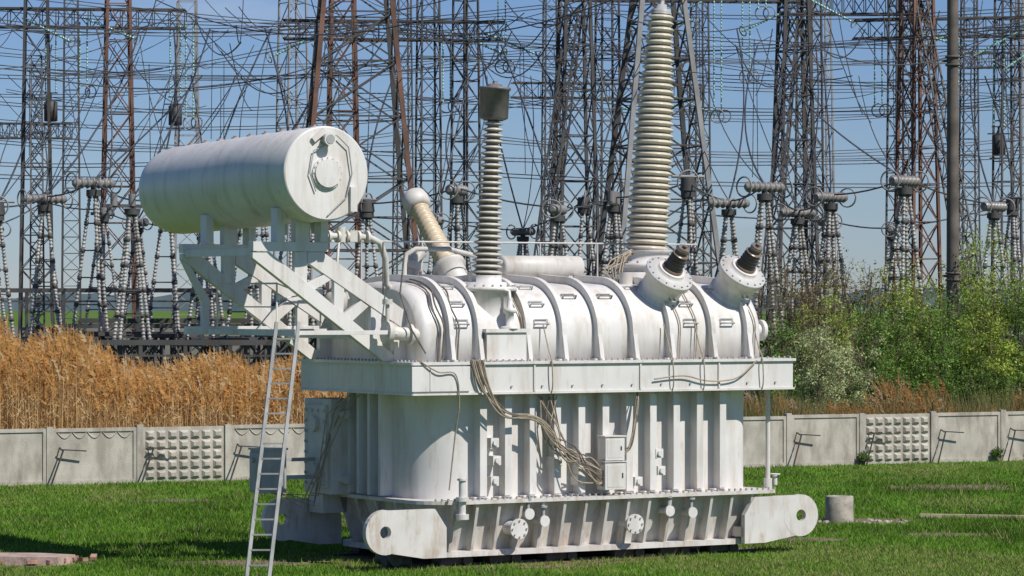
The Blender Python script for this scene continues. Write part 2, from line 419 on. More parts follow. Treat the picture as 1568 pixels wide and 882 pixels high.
for u in (.5, 1.9, 3.3, 4.7, 6.1, 7.6): b.tube([(u, 3.0, 5.5), (u, 3.0, 6.36)], .018, 6)
b.tube([(.5, 3.0, 6.36), (0, 3.0, 6.36), (-.1, 2.9, 5.9), (0.1, 2.8, 5.2)], .03, 6)
for i in range(9):
    u = 5.75+j(.25); b.tube([(u, 1.9+j(.3), 5.5), (u+j(.15), 1.9, 5.75+j(.15)), (u+.3+j(.1), 2.1, 6.0+j(.15)), (6.4+j(.1), 2.2, 6.1+j(.15))], .014, 5, 1)
b.build('top_pipework', [WHITE2, CABLE2], T)

b = MB()   # right-hand stub, pole
b.cyl((8.3, 1.2, 4.55), (8.95, 1.2, 4.55), .14, n=18); b.cyl((8.95, 1.2, 4.55), (9.03, 1.2, 4.55), .22, n=20); b.cyl((8.6, 1.2, 4.55), (8.66, 1.2, 4.55), .2, n=20)
b.cyl((8.75, .6, 1.3), (8.75, .6, 3.36), .05, n=10); b.cyl((8.75, .6, 1.25), (8.75, .6, 1.5), .09, n=10)
b.tube([(9.0, .7, 1.35), (9.0, .7, 1.55)], .05, 8); b.torus((9.0, .7, 1.57), (0,0,1), .1, .015)
b.build('end_pipe_stub', [WHITE], T)

# --- left end equipment
b = MB()
b.box((-.1, 3.15, 1.3), (.55, 4.3, 3.2)); b.box((-.16, 3.28, 1.42), (-.1, 4.17, 3.08))
for w in (3.34, 4.11):
    for i in range(8): b.cyl((-.2, w, 1.5+i*.21), (-.16, w, 1.5+i*.21), .03, n=8)
for w in (3.6, 3.85):
    for z in (1.5, 2.97): b.cyl((-.2, w, z), (-.16, w, z), .03, n=8)
for z in (2.7, 1.75): b.cyl((-.24, 3.72, z), (-.16, 3.72, z), .16, n=16)
for z in (2.9, 1.6): b.cyl((.15, 2.95, z), (.15, 3.15, z), .09, n=12)
b.box((-.05, 3.6, .9), (.5, 4.2, 1.28))
b.build('tap_changer_housing', [WHITE2], T)
b = MB()
b.box((-1.5, 3.45, 1.35), (-.95, 3.95, 2.2)); b.box((-1.53, 3.42, 2.2), (-.92, 3.98, 2.24)); b.box((-1.54, 3.5, 1.4), (-1.5, 3.9, 2.15))
b.box((-.95, 3.6, 1.6), (.0, 3.7, 1.68)); b.box((-.95, 3.75, 1.95), (.0, 3.82, 2.02)); b.cyl((-1.5, 3.7, 2.0), (-1.6, 3.7, 2.0), .05, n=8)
b.build('drive_cabinet', [GREYP], T)
b = MB()
for i in range(5): b.tube([(.1+j(.2), 2.9+j(.3), 3.3), (-.1+j(.2), 3+j(.3), 2.9), (-.5+j(.2), 3.3, 1.2+j(.2)), (-1.1+j(.2), 3.7, 1.35)], .014, 5)
b.build('drive_cables', [CABLE2], T)

# --- conservator + brackets
b = MB()
cp = V((-1.757, .2, 7.58)); ca = V((0, 1, -.022)).normalized()
b.cyl(cp, cp+ca*.002, .87, n=96)
b.lathe(cp+ca*.002, ca, [(0, .87), (.012, .892), (.03, .9), (2, .9), (4.5, .9), (6.35, .9), (6.5, .89), (6.64, .86), (6.76, .79), (6.86, .62), (6.92, .35), (6.93, .01)], 96)
b.cyl(cp-ca*.001, cp-ca*.045, .31, n=40); b.cyl(cp-ca*.046, cp-ca*.085, .27, n=40)
for i in range(16):
    a = i*math.pi/8; c = cp-ca*.045+V((.29*math.cos(a), 0, .29*math.sin(a))); b.cyl(c, c-ca*.018, .012, n=6, m=1)
b.cyl(cp+V((-.02, -.02, .64)), cp+V((-.02, -.16, .64)), .1, n=18, m=1)
b.cyl(cp+V((-.02, -.16, .64)), cp+V((-.02, -.2, .64)), .12, n=20); b.cyl(cp+V((-.02, -.2, .64)), cp+V((-.02, -.21, .64)), .09, n=20, m=1)
b.tube([cp+V((-.25+.0, -.03, .7)), cp+V((.2, -.05, .72)), cp+V((.45, -.05, .5)), cp+V((.52, -.05, .0)), cp+V((.4, -.05, -.45)), cp+V((0, -.05, -.8))], .013, 6, 1)
b.tube([cp+V((0, -.04, .55)), cp+V((-.3, -.05, .42)), cp+V((-.38, -.05, .0)), cp+V((-.25, -.05, -.35))], .013, 6, 1)
b.box(cp+V((.48, -.08, -.72)), cp+V((.62, -.001, -.25))); b.beam(cp+V((-.3, -.03, .62)), cp+V((-.05, -.03, .82)), .05, .1)
for i in range(9):
    c = cp+ca*(.5+.68*i)+V((0, 0, .88)); b.cyl(c, c+V((0, 0, .05)), .08, n=10, m=1); b.cyl(c+V((0,0,.05)), c+V((0,0,.08)), .04, n=8, m=2)
for t in (1.8,): b.cyl(cp+ca*t+V((0,0,-1.1)), cp+ca*t+V((0,0,-.85)), .1, n=12)
b.build('oil_conservator', [WHITE, GREYP, BRICK], T)

b = MB(); UP = V((0, 1, 0))
def bb(u0, z0, u1, z1, w, th=.16, h=.24): b.beam((u0, w, z0), (u1, w, z1), h, th, 0, up=UP)
def plate(pts, w, t=.14): b.prism([(u, w-t/2, z) for u, z in pts], (0, t, 0))
for w in (1.0, 4.1):
    bb(-2.95, 6.2, -1.35, 6.2, w, .2, .18)
    plate([(-2.95, 6.1), (-2.6, 6.1), (.1, 4.12), (.1, 3.99), (-.12, 3.99), (-2.95, 5.98)], w, .15)      # lower chord
    plate([(-1.78, 6.1), (-1.45, 6.1), (.5, 4.88), (.5, 4.6), (.35, 4.6), (-1.78, 5.9)], w, .15)      # upper chord
    plate([(-2.05, 6.1), (-1.785, 6.1), (-1.785, 5.5), (-2.05, 5.7)], w, .12)
    plate([(-1.78, 5.5), (-1.62, 5.38), (-1.25, 5.58), (-1.4, 5.68)], w, .12)
    plate([(-1.2, 5.55), (-.98, 5.42), (-1.0, 4.92), (-1.2, 5.08)], w, .12)
    plate([(-.98, 4.92), (-.8, 4.78), (-.45, 5.06), (-.62, 5.17)], w, .12)
    plate([(-.4, 5.05), (-.15, 4.9), (-.15, 4.3), (-.4, 4.48)], w, .12)
    plate([(.105, 4.75), (.5, 4.59), (.5, 3.99), (.105, 3.99)], w, .13)
    for u in (-2.38, -1.45):
        zt = 7.56-.02*w-math.sqrt(.81-(u+1.757)**2)
        b.box((u-.08, w-.14, 6.29), (u+.08, w+.14, zt+.04))
    b.box((-2.05, w-.1, 6.29), (-1.75, w+.1, 6.76))
for u, z in ((-2.85, 6.1), (-.6, 4.5)): b.beam((u, 1.08, z), (u, 4.02, z), .12, .14)
plate([(-2.95, 5.97), (-2.8, 5.9), (-2.35, 5.2), (-2.35, 4.65), (-2.5, 4.65), (-2.5, 5.15)], 4.1, .12)
# lower service platform
b.beam((-2.85, 4.1, 4.58), (.1, 4.1, 4.58), .14, .16); b.beam((-2.3, .35, 4.56), (-2.3, 4.02, 4.56), .1, .12)
b.beam((-2.3, .45, 4.56), (-.1, .45, 4.56), .08, .08); b.beam((-2.85, 3.0, 4.56), (-.3, 3.0, 4.56), .1, .1)
b.tube([(-2.3, 1.2, 4.6), (-2.3, 1.2, 5.5), (-2.3, 3.8, 5.5), (-2.3, 3.8, 4.6)], .02, 6); b.tube([(-2.3, 1.2, 5.05), (-2.3, 3.8, 5.05)], .015, 5)
b.tube([(-2.3, 1.2, 5.5), (-.9, 1.2, 5.0)], .015, 5); b.tube([(-2.2, 2.3, 4.6), (-1.6, 2.4, 5.2), (-1.0, 2.5, 5.3)], .015, 5)
b.build('conservator_bracket', [WHITE], T, bevel=.01)

b = MB()  # gas relay pipe
b.tube([(-1.5, 1.3, 6.75), (-1.45, 1.3, 6.52), (-1.2, 1.3, 6.42), (-.2, 1.35, 6.4), (.05, 1.4, 6.3), (.2, 1.45, 6.0), (.3, 1.6, 5.5), (.6, 1.7, 5.3)], .065, 12)
for u in (-1.15, -.95, -.75, -.5, -.3): b.cyl((u, 1.32, 6.41), (u+.05, 1.32, 6.41), .12, n=16)
b.cyl((-.85, 1.32, 6.3), (-.85, 1.32, 6.6), .09, n=12); b.box((-.7, 1.22, 6.31), (-.54, 1.44, 6.53))
b.tube([(.1, .5, 6.1), (0, .5, 5.3), (.15, .3, 4.6), (.4, .2, 4.15)], .016, 6, 1)
b.tube([(-.1, 1.0, 6.3), (-.1, 1.0, 5.2), (-.05, .9, 4.5)], .014, 6, 1)
b.cyl((-.2, .55, 4.55), (.5, .55, 4.5), .13, n=18); b.cyl((-.3, .55, 4.56), (-.2, .55, 4.55), .22, n=20); b.cyl((.2, .55, 4.52), (.27, .55, 4.52), .2, n=20)
b.tube([(-.25, .55, 4.55), (-.25, .55, 5.1)], .04); b.cyl((-.25, .55, 5.1), (-.25, .55, 5.2), .1)
b.lathe((-.5, 2.2, 4.9), (0,0,1), [(0, .1), (.1, .22), (.3, .24), (.42, .2), (.5, .05)], 18)
b.build('gas_relay_pipe', [WHITE2, CABLE], T)

# --- ladder
b = MB()
b0 = V((-3.72, -.35, .0)); t0 = V((-2.72, .42, 4.62)); side = V((.36, -.21, 0))
for k in (0, 1): b.beam(b0+side*k, t0+side*k+V((.03, .02, .15)), .03, .07)
for i in range(1, 17):
    p = b0.lerp(t0, i/16.6); b.beam(p, p+side, .025, .03)
b.build('access_ladder', [mat('ladder_paint', (.30, .30, .29), .5, .2, 3)], T)

# ============================================================ GROUND
def groundmat():
    m = bpy.data.materials.new('grass_ground'); m.use_nodes = True; nt = m.node_tree; N = nt.nodes; L = nt.links
    bs = N['Principled BSDF']; bs.inputs['Roughness'].default_value = .9; bs.inputs['Specular IOR Level'].default_value = .15
    tc = N.new('ShaderNodeTexCoord')
    def noise(s, d=8):
        n = N.new('ShaderNodeTexNoise'); n.inputs['Scale'].default_value = s; n.inputs['Detail'].default_value = d; L.new(tc.outputs['Object'], n.inputs['Vector']); return n.outputs['Fac']
    def ramp(f, a, c):
        r = N.new('ShaderNodeValToRGB'); r.color_ramp.elements[0].position = a; r.color_ramp.elements[1].position = c; L.new(f, r.inputs['Fac']); return r.outputs['Color']
    def mix(f, a, c):
        x = N.new('ShaderNodeMixRGB'); L.new(f, x.inputs[0])
        for k, s in ((1, a), (2, c)):
            if isinstance(s, tuple): x.inputs[k].default_value = (*s, 1)
            else: L.new(s, x.inputs[k])
        return x.outputs[0]
    g = mix(ramp(noise(8), .3, .7), (.05, .11, .012), (.11, .20, .024))
    g = mix(ramp(noise(.35), .5, .7), g, (.15, .18, .045))
    g = mix(ramp(noise(1.1), .62, .72), g, (.20, .15, .09))
    L.new(g, bs.inputs['Base Color'])
    b_ = N.new('ShaderNodeBump'); b_.inputs['Strength'].default_value = .8; b_.inputs['Distance'].default_value = .05
    L.new(noise(20), b_.inputs['Height']); L.new(b_.outputs[0], bs.inputs['Normal'])
    return m
b = MB(); b.add([(-3000, -300, 0), (3000, -300, 0), (3000, 6000, 0), (-3000, 6000, 0)], [(0,1,2,3)]); b.build('ground', [groundmat()])
b = MB(); b.add([(-90, 118, .004), (90, 136, .004), (200, 620, .004), (-200, 620, .004)], [(0,1,2,3)])
b.build('gravel_yard', [mat('yard_gravel', (.12, .115, .08), .95, .3, .25, dirt=(.08, .13, .035), dirt_amt=.9, bump=.5, bscale=6)])
SOIL = mat('bare_soil', (.17, .12, .08), .95, .3, 3, dirt=(.27, .21, .14), dirt_amt=.6, bump=.8, bscale=12)
def patch(name, cx, cy, rx, ry, rz, mt, z=.008, n=48, seed=0):
    r = random.Random(seed); b = MB(); ph = [r.uniform(0, 6) for _ in range(4)]; pts = []
    for i in range(n):
        a = 2*math.pi*i/n; k = 1+.12*math.sin(3*a+ph[0])+.08*math.sin(5*a+ph[1])+.05*math.sin(9*a+ph[2])+.03*math.sin(17*a+ph[3])
        pts.append((rx*k*math.cos(a), ry*k*math.sin(a), 0))
    b.add(pts, [tuple(range(n))]); o = b.build(name, [mt], loc=(cx, cy, z)); o.rotation_euler = (0,0,rz); return o
th = math.radians(31); cc, ss = math.cos(th), math.sin(th)
def TL(u, w): return (-1.9+u*cc-w*ss, 62.5+u*ss+w*cc)
c = TL(4.3, 2.2); patch('bare_soil', c[0], c[1], 5.0, 2.7, th, SOIL, seed=1)
SP = ((8.0, 76.5, 1.6, 1.0), (6.5, 70.5, .8, .7), (-9.5, 64.2, 1.2, .9), (-8.6, 84, 1.2, .8), (12.2, 90, 1.8, 1.4), (-5.2, 64.2, 1.6, .7), (9.6, 72, 1.0, .6))
for i, (cx, cy, rx, ry) in enumerate(SP): patch('bare_soil', cx, cy, rx, ry, 0, SOIL, seed=2+i)

# grass blades
def vnoise(x, y, s, seed):
    g = np.random.RandomState(seed).rand(256, 256); x = x*s+1000.3; y = y*s+1000.7
    xi = np.floor(x).astype(int); yi = np.floor(y).astype(int); fx = x-xi; fy = y-yi; fx = fx*fx*(3-2*fx); fy = fy*fy*(3-2*fy)
    a = g[xi % 256, yi % 256]; b_ = g[(xi+1) % 256, yi % 256]; c_ = g[xi % 256, (yi+1) % 256]; d = g[(xi+1) % 256, (yi+1) % 256]
    return (a*(1-fx)+b_*fx)*(1-fy)+(c_*(1-fx)+d*fx)*fy
f0 = V((-14.2, 90.6))
n = 300000
Y = 58+ (1-np.random.rand(n)**.75)*48; X = (np.random.rand(n)*2-1)*(.17*Y+1.5)
df = -(X-f0.x)*.432+(Y-f0.y)*.902
du = (X+1.9)*cc+(Y-62.5)*ss; dw = -(X+1.9)*ss+(Y-62.5)*cc
pn = (vnoise(X, Y*.5, 1.3, 1)+.5*vnoise(X, Y*.6, 3.1, 2)-.75)*2.6
lf = (vnoise(X, Y*.5, .32, 3)+.5*vnoise(X, Y*.5, .8, 4)-.75)*3.2
keep = (df < .1) & ~((du > .3) & (du < 8.4) & (dw > .3) & (dw < 4.2))
for (cx, cy, rx, ry) in SP:
    rr_ = ((X-cx)/rx)**2+((Y-cy)/ry)**2
    keep &= ~((rr_ < 1.5) & (np.random.rand(n) < .9-.5*rr_))
keep &= ~((pn > 1.1) & (np.random.rand(n) < .5))
X, Y, pn, lf = X[keep], Y[keep], pn[keep], lf[keep]; n = len(X)
h = (.04+.075*np.random.rand(n))*(1+.25*pn.clip(-1, 1))*(1-.2*lf.clip(-1.5,1.5)); tall = np.random.rand(n) < .025; h[tall] *= 2
a = np.random.rand(n)*np.pi; wd = .012+.00015*Y+.008*np.random.rand(n)
lx = (np.random.rand(n)-.5)*h*1.4; ly = (np.random.rand(n)-.5)*h*1.4
P = np.zeros((n, 3, 3)); P[:,0,0] = X-np.cos(a)*wd/2; P[:,0,1] = Y-np.sin(a)*wd/2; P[:,1,0] = X+np.cos(a)*wd/2; P[:,1,1] = Y+np.sin(a)*wd/2
P[:,2,0] = X+lx; P[:,2,1] = Y+ly; P[:,2,2] = h
c1 = np.array([.075, .175, .012]); c2 = np.array([.17, .32, .03]); c3 = np.array([.34, .29, .14]); c4 = np.array([.22, .28, .06])
k = np.random.rand(n, 1); C = c1*(1-k)+c2*k; C *= (1-.2*pn.clip(-1.5,1.5))[:,None]
m_ = (.6*(lf-.3)).clip(0, .7)[:,None]; C = C*(1-m_)+c4*m_
C *= (1-.2*(-lf).clip(0, 1.6))[:,None]
dry = np.random.rand(n) < (.04+.16*(pn > .9)+.10*(lf > .9)); C[dry] = c3
def trimesh(name, P, C, m, k=3):
    n = len(P); me = bpy.data.meshes.new(name)
    me.vertices.add(n*k); me.vertices.foreach_set('co', P.reshape(-1).astype(np.float32))
    me.loops.add(n*k); me.loops.foreach_set('vertex_index', np.arange(n*k, dtype=np.int32))
    me.polygons.add(n); me.polygons.foreach_set('loop_start', np.arange(0, n*k, k, dtype=np.int32)); me.polygons.foreach_set('loop_total', np.full(n, k, dtype=np.int32))
    me.update(calc_edges=True)
    at = me.attributes.new('col', 'FLOAT_COLOR', 'POINT')
    CC = np.ones((n*k, 4), dtype=np.float32); CC[:, :3] = np.repeat(C, k, axis=0).clip(0, 1); at.data.foreach_set('color', CC.reshape(-1))
    me.materials.append(m); o = bpy.data.objects.new(name, me); scene.collection.objects.link(o); return o
trimesh('grass', P, C, BLADE)

# ============================================================ FENCE
b = MB(); sp = 2.65; H = 1.6
for i in range(-3, 16):
    s0 = 1.4+sp*i; s1 = s0+sp
    b.box((s0-.09, -.10, 0), (s0+.09, .10, H+.03+.02*math.sin(i*2.3)))
    hh = H-.02+.015*math.sin(i*3.7)
    x0, x1 = s0+.091, s1-.091
    b.box((x0, -.04, 0), (x1, .04, hh))
    if i in (1, 5, 10, 14):
        nc, nr = 7, 5; cw = (x1-x0-.1)/nc; ch = (hh-.15)/nr
        for c in range(nc):
            for r in range(nr):
                ax0 = x0+.05+c*cw; z0 = .08+r*ch; g = .03
                o = [(ax0+g, -.041, z0+g), (ax0+cw-g, -.041, z0+g), (ax0+cw-g, -.041, z0+ch-g), (ax0+g, -.041, z0+ch-g)]
                q = [(ax0+.1, -.12, z0+.09), (ax0+cw-.1, -.12, z0+.09), (ax0+cw-.1, -.12, z0+ch-.09), (ax0+.1, -.12, z0+ch-.09)]
                b.add(o+q, [(4,5,6,7),(0,1,5,4),(1,2,6,5),(2,3,7,6),(3,0,4,7)])
    else:
        for (a_, c_) in (((x0, 0.0), (x1, .12)), ((x0, hh-.1), (x1, hh-.003)), ((x0, .121), (x0+.1, hh-.101)), ((x1-.1, .121), (x1, hh-.101))):
            b.box((a_[0]+.001, -.075, a_[1]), (c_[0]-.001, -.0405, c_[1]))
        if i in (0, 2, 3):
            for k_ in range(5):
                cx = x0+.35+k_*.44; b.tube([(cx-.2+.4*t/6, -.05, hh-.12-.16*math.sin(math.pi*t/6)) for t in range(7)], .018, 5)
b.build('concrete_fence', [CONC], loc=(f0.x, f0.y, 0)).rotation_euler = (0,0,math.atan2(.432, .902))
b = MB()
for s0 in (1.4, 4.05, 6.7, 25.25, 27.9, 30.55, 33.2):
    b.beam((s0-.1, -.5, 0), (s0+.35, -.25, 1.0), .035); b.beam((s0+.25, -.25, 1.0), (s0+1.0, -.3, .95), .035); b.beam((s0+.3, -.25, .98), (s0+.3, -.05, 1.05), .03)
b.build('fence_brace', [DARK], loc=(f0.x, f0.y, 0)).rotation_euler = (0,0,math.atan2(.432, .902))

# ============================================================ small ground things
b = MB(); b.lathe((0,0,0), (0,0,1), [(0, .33), (.6, .325), (.62, .31), (.62, .22), (.3, .2), (.3, 0)], 28); b.build('concrete_pipe_stump', [CONC2], loc=(7.62, 76, 0))
b = MB(); r = random.Random(5)
for i in range(22):
    x, y, s = r.uniform(-1.0, 1.2), r.uniform(-.5, .5), r.uniform(.04, .12)
    b.lathe((x, y, -.02), (r.uniform(-.3,.3), r.uniform(-.3,.3), 1), [(0, s), (s*.5, s*.95), (s*.8, s*.6), (s*.9, .01)], 6, smooth=False)
b.build('rubble', [CONC2], loc=(8.0, 76.1, 0))
b = MB(); b.beam((0, 0, .05), (6.5, -1.6, .05), .14, .10); b.build('kerb_stone', [mat('sandy_kerb', (.46, .39, .25), .9, .2, 3)], loc=(9.7, 77.6, 0))
b = MB()
for i in range(26):
    x, y, s = r.uniform(-.8, 1.1), r.uniform(-.7, .5), r.uniform(.06, .14); a_ = r.uniform(0, 3)
    b.beam((x, y, .05+r.uniform(0,.06)), (x+s*2*math.cos(a_), y+s*2*math.sin(a_), .06+r.uniform(0,.06)), .12, .07)
b.prism([(-1.3, -.5, 0), (.5, -.55, 0), (.75, .1, 0), (.0, .55, 0), (-1.3, .65, 0)], (0, 0, .17), 1)
b.build('broken_brick_slab', [BRICK, mat('pinkish_slab', (.40, .30, .25), .9, .25, 4, dirt=(.2, .13, .09), dirt_amt=.8, bump=.6, bscale=15)], loc=(-9.35, 64.2, 0))

# ============================================================ REEDS
def reeds(name, n, posf, hf, seed, bright=1.0, hr=.72):
    rs = np.random.RandomState(seed); T3 = []; C3 = []
    ca_, cb_, cp_ = np.array([.52, .34, .14]), np.array([.76, .57, .31]), np.array([.62, .35, .12])
    for i in range(n):
        x, y = posf(rs); h = hf(x, y)*(rs.uniform(hr, 1.1)); a = rs.uniform(0, math.pi); dx, dy = math.cos(a), math.sin(a)
        lx, ly = rs.uniform(-.3, .2), rs.uniform(-.15, .15); w = .018
        cs = (ca_*(1-(q := rs.rand()))+cb_*q)*bright
        T3.append([(x-w*dx, y-w*dy, 0), (x+w*dx, y+w*dy, 0), (x+lx, y+ly, h)]); C3.append(cs*.95)
        for _ in range(3):
            z = h*rs.uniform(.25, .85); f = z/h; bx, by = x+lx*f, y+ly*f; aa = rs.uniform(0, 6.28); ll = rs.uniform(.25, .6)
            ex, ey = bx+math.cos(aa)*ll*.5, by+math.sin(aa)*ll*.5
            T3.append([(bx, by, z-.022), (bx, by, z+.022), (ex, ey, z+ll*rs.uniform(.1, .9))]); C3.append(cs)
        if rs.rand() < .75:
            tx, ty = x+lx, y+ly; lean = rs.uniform(-.28, .06); pl = rs.uniform(.22, .42)
            c0 = cp_*rs.uniform(.65, 1.3)*bright
            if rs.rand() < .15: c0 = cb_*bright
            for q in range(6):
                f = q/6; z = h-.15+pl*f; px_ = tx+lean*f*f; s_ = .14*(1-.6*f); aa = rs.uniform(0, 6.28)
                T3.append([(px_, ty, z), (px_+.03, ty, z+.07), (px_+math.cos(aa)*s_+lean*.3, ty+math.sin(aa)*s_, z+.09)]); C3.append(c0*rs.uniform(.85, 1.15))
            T3.append([(tx-.025, ty, h-.15), (tx+.025, ty, h-.15), (tx+lean, ty, h+pl)]); C3.append(c0)
    return trimesh(name, np.array(T3), np.array(C3), REED)
def along(s, d): return (f0.x+s*.902-d*.432, f0.y+s*.432+d*.902)
def hleft(x, y):
    t = min(max((x*100/y+13.6)/1.6, 0), 1); t = t*t*(3-2*t)
    return (3.55-.8*t)*(1+.07*math.sin(x*1.9)+.07*math.sin(x*4.3+y)+.05*math.sin(x*9+y*2))
reeds('reed_bed', 13500, lambda r_: along(r_.uniform(-6, 12), r_.uniform(1.5, 10)), hleft, 3)
reeds('reed_bed', 1600, lambda r_: along(r_.uniform(26, 37), r_.uniform(1.2, 4)), lambda x, y: 1.7+.5*math.sin(x*1.1)+.25*math.sin(x*3.7), 4, .62, .5)
def tuft(name, n, posf, hmin, hmax, c1, c2, seed):
    rs = np.random.RandomState(seed); pp = np.array([posf(rs) for _ in range(n)]); h = rs.uniform(hmin, hmax, n)*(.75+.5*vnoise(pp[:,0], pp[:,1], .9, 9)); a = rs.uniform(0, np.pi, n); w = .03
    P = np.zeros((n,3,3)); P[:,0,0] = pp[:,0]-w*np.cos(a); P[:,0,1] = pp[:,1]-w*np.sin(a); P[:,1,0] = pp[:,0]+w*np.cos(a); P[:,1,1] = pp[:,1]+w*np.sin(a)
    P[:,2,0] = pp[:,0]+rs.uniform(-.3,.3,n)*h; P[:,2,1] = pp[:,1]+rs.uniform(-.3,.3,n)*h; P[:,2,2] = h
    k = (.5*rs.rand(n,1)+.9*vnoise(pp[:,0], pp[:,1], .6, 12)[:,None]-.2).clip(0,1); trimesh(name, P, np.array(c1)*(1-k)+np.array(c2)*k, REED)
tuft('tall_grass', 16000, lambda r_: along(r_.uniform(20, 38), r_.uniform(.8, 7)), 1.0, 2.2, (.10, .16, .035), (.34, .25, .12), 8)

# ============================================================ SHRUBS
def shrub(name, x, y, h, rad, col, nl, seed, stems=9, lsize=.09, zmin=.25, droop=0):
    r = random.Random(seed); b = MB(); tips = []
    for s_ in range(stems):
        a = r.uniform(0, 6.28); sp_ = rad*r.uniform(.25, .95); top = V((math.cos(a)*sp_, math.sin(a)*sp_, h*r.uniform(.72, 1.0)*(1-.25*(sp_/rad)**2)))
        base = V((r.uniform(-.2,.2)*rad*.6, r.uniform(-.2,.2)*rad*.6, 0)); mid = base.lerp(top, .5)+V((top.x*.15, top.y*.15, .1*h*r.random()))
        pts = [base, base.lerp(mid, .5)+V((0,0,.05*h)), mid, mid.lerp(top, .5)+V((r.uniform(-.1,.1), r.uniform(-.1,.1), 0)), top]
        b.tube(pts[:3], .035, 5); b.tube(pts[2:], .014, 4)
        for k in range(11):
            f = r.uniform(zmin, 1); q = pts[min(int(f*4), 3)].lerp(pts[min(int(f*4)+1, 4)], f*4 % 1)
            d = V((r.uniform(-1,1), r.uniform(-1,1), r.uniform(-.1,1.0))).normalized()*rad*r.uniform(.25, .55)
            e = q+d; b.tube([q, q+d*.5+V((0,0,.04)), e], .007, 3); tips += [e, q+d*.6]
            for _ in range(3):
                g = e+V((r.uniform(-1,1), r.uniform(-1,1), r.uniform(-.3,1)))*rad*.17; b.tube([q+d*.5, g], .005, 3); tips.append(g)
    root = b.build(name, [BARK], loc=(x, y, 0))
    rs = np.random.RandomState(seed); tp = np.array([tuple(t) for t in tips]); m_ = len(tp)
    if nl:
        w_ = rs.rand(m_)**2+.05; w_ /= w_.sum()
        idx = rs.choice(m_, nl, p=w_); ctr = tp[idx]+rs.normal(0, 1, (nl, 3))*rad*.09
        ctr[:,2] = np.abs(ctr[:,2])
        A = rs.normal(0, 1, (nl, 3)); A /= np.linalg.norm(A, axis=1)[:,None]; B = rs.normal(0, 1, (nl, 3)); B /= np.linalg.norm(B, axis=1)[:,None]
        s_ = lsize*(.6+.8*rs.rand(nl, 1)); P = np.stack([ctr-A*s_*.5, ctr+B*s_*.5, ctr+A*s_*.5], axis=1)
        cl = (.6+.8*rs.rand(m_))[idx][:,None]; C = np.array(col)*cl*(.75+.5*rs.rand(nl, 1)); C[:,0] *= (.85+.3*rs.rand(nl))
        o = trimesh('leaves', P, C, LEAF); o.parent = root
    return root
YG = (.33, .42, .07); MG = (.18, .30, .06); PG = (.46, .52, .25); BR = (.27, .22, .10); DG = (.11, .19, .04)
S = [(9.3, 117, 4.6, 1.3, MG, 5000, 9), (10.6, 121, 7.3, 1.7, BR, 4200, 20), (12.4, 122, 7.3, 1.8, BR, 5000, 20), (11.3, 119, 5.6, 1.4, YG, 4500, 12),
 (10.4, 112, 4.1, 1.15, PG, 8500, 14), (11.8, 113.5, 4.2, 1.0, PG, 6000, 12), (13.4, 117, 5.0, 1.5, MG, 9500, 12), (14.4, 120, 6.4, 1.6, YG, 8000, 12), (15.6, 118, 5.5, 1.5, MG, 9500, 12),
 (16.4, 122, 7.2, 1.7, YG, 8500, 14), (17.9, 120, 8.1, 1.8, YG, 9500, 14), (18.9, 118, 7.4, 1.7, MG, 9500, 12), (17.0, 115.5, 4.6, 1.3, YG, 7000, 10),
 (13.9, 123, 7.0, 1.7, YG, 5500, 14), (14.7, 114.5, 3.4, 1.1, MG, 7500, 10), (12.6, 114, 2.9, 1.1, DG, 6500, 10), (16.0, 114.5, 3.0, 1.2, DG, 7000, 10), (9.6, 114.5, 2.6, 1.0, MG, 5500, 9), (18.3, 115.5, 3.4, 1.3, MG, 7000, 10), (20.4, 119, 7.4, 1.7, YG, 7500, 12)]
for i, (x, y, h, rad, col, nl, st) in enumerate(S): shrub('shrub', x, y, h, rad, col, nl, 100+i, st, .11 if col is not PG else .09, .15)
for i, (s_, d) in enumerate(((27.8, -.35), (32.9, -.3), (34.2, -.3))):
    x, y = along(s_, d); shrub('weed_clump', x, y, .4, .25, (.08, .2, .02), 500, 300+i, 6, .07)

# distant wooded strip
b = MB(); rr = random.Random(9); N_ = 240
top = [8.5+3.0*math.sin(i*.31)*.4+2.0*math.sin(i*.077)+rr.uniform(-.5, .5) for i in range(N_)]
vs = []; fs = []
for i in range(N_):
    x = -420+i*3.5; vs += [(x, 1400, -.5), (x, 1400+3, top[i]), (x, 1425, top[i]-1)]
for i in range(N_-1): fs += [(3*i, 3*i+3, 3*i+4, 3*i+1), (3*i+1, 3*i+4, 3*i+5, 3*i+2)]
b.add(vs, fs); b.build('distant_hills', [mat('hazy_woodland', (.08, .12, .14), .95, .3, .02)])

# ============================================================ SUBSTATION
def lattice(b, p, q, w0, w1, nseg, leg, br, m=0, single=False, up=None):
    p = V(p); q = V(q); a, x, y = frame(q-p, up)
    lv = []
    ts = [i/nseg for i in range(nseg+1)]
    for t in ts:
        c = p.lerp(q, t); w = (w0+(w1-w0)*t)/2
        lv.append([c+x*w*i+y*w*j for i, j in ((-1,-1),(1,-1),(1,1),(-1,1))])
    for k in range(4): b.beam(lv[0][k], lv[-1][k], leg, leg, m, caps=False)
    for i in range(nseg):
        for k in range(4):
            k2 = (k+1) % 4
            if single and (i+k) % 2: b.beam(lv[i][k2], lv[i+1][k], br, br, m, caps=False)
            else: b.beam(lv[i][k], lv[i+1][k2], br, br, m, caps=False)
            if not single: b.beam(lv[i][k2], lv[i+1][k], br, br, m, caps=False)
            b.beam(lv[i+1][k], lv[i+1][k2], br, br, m, caps=False)

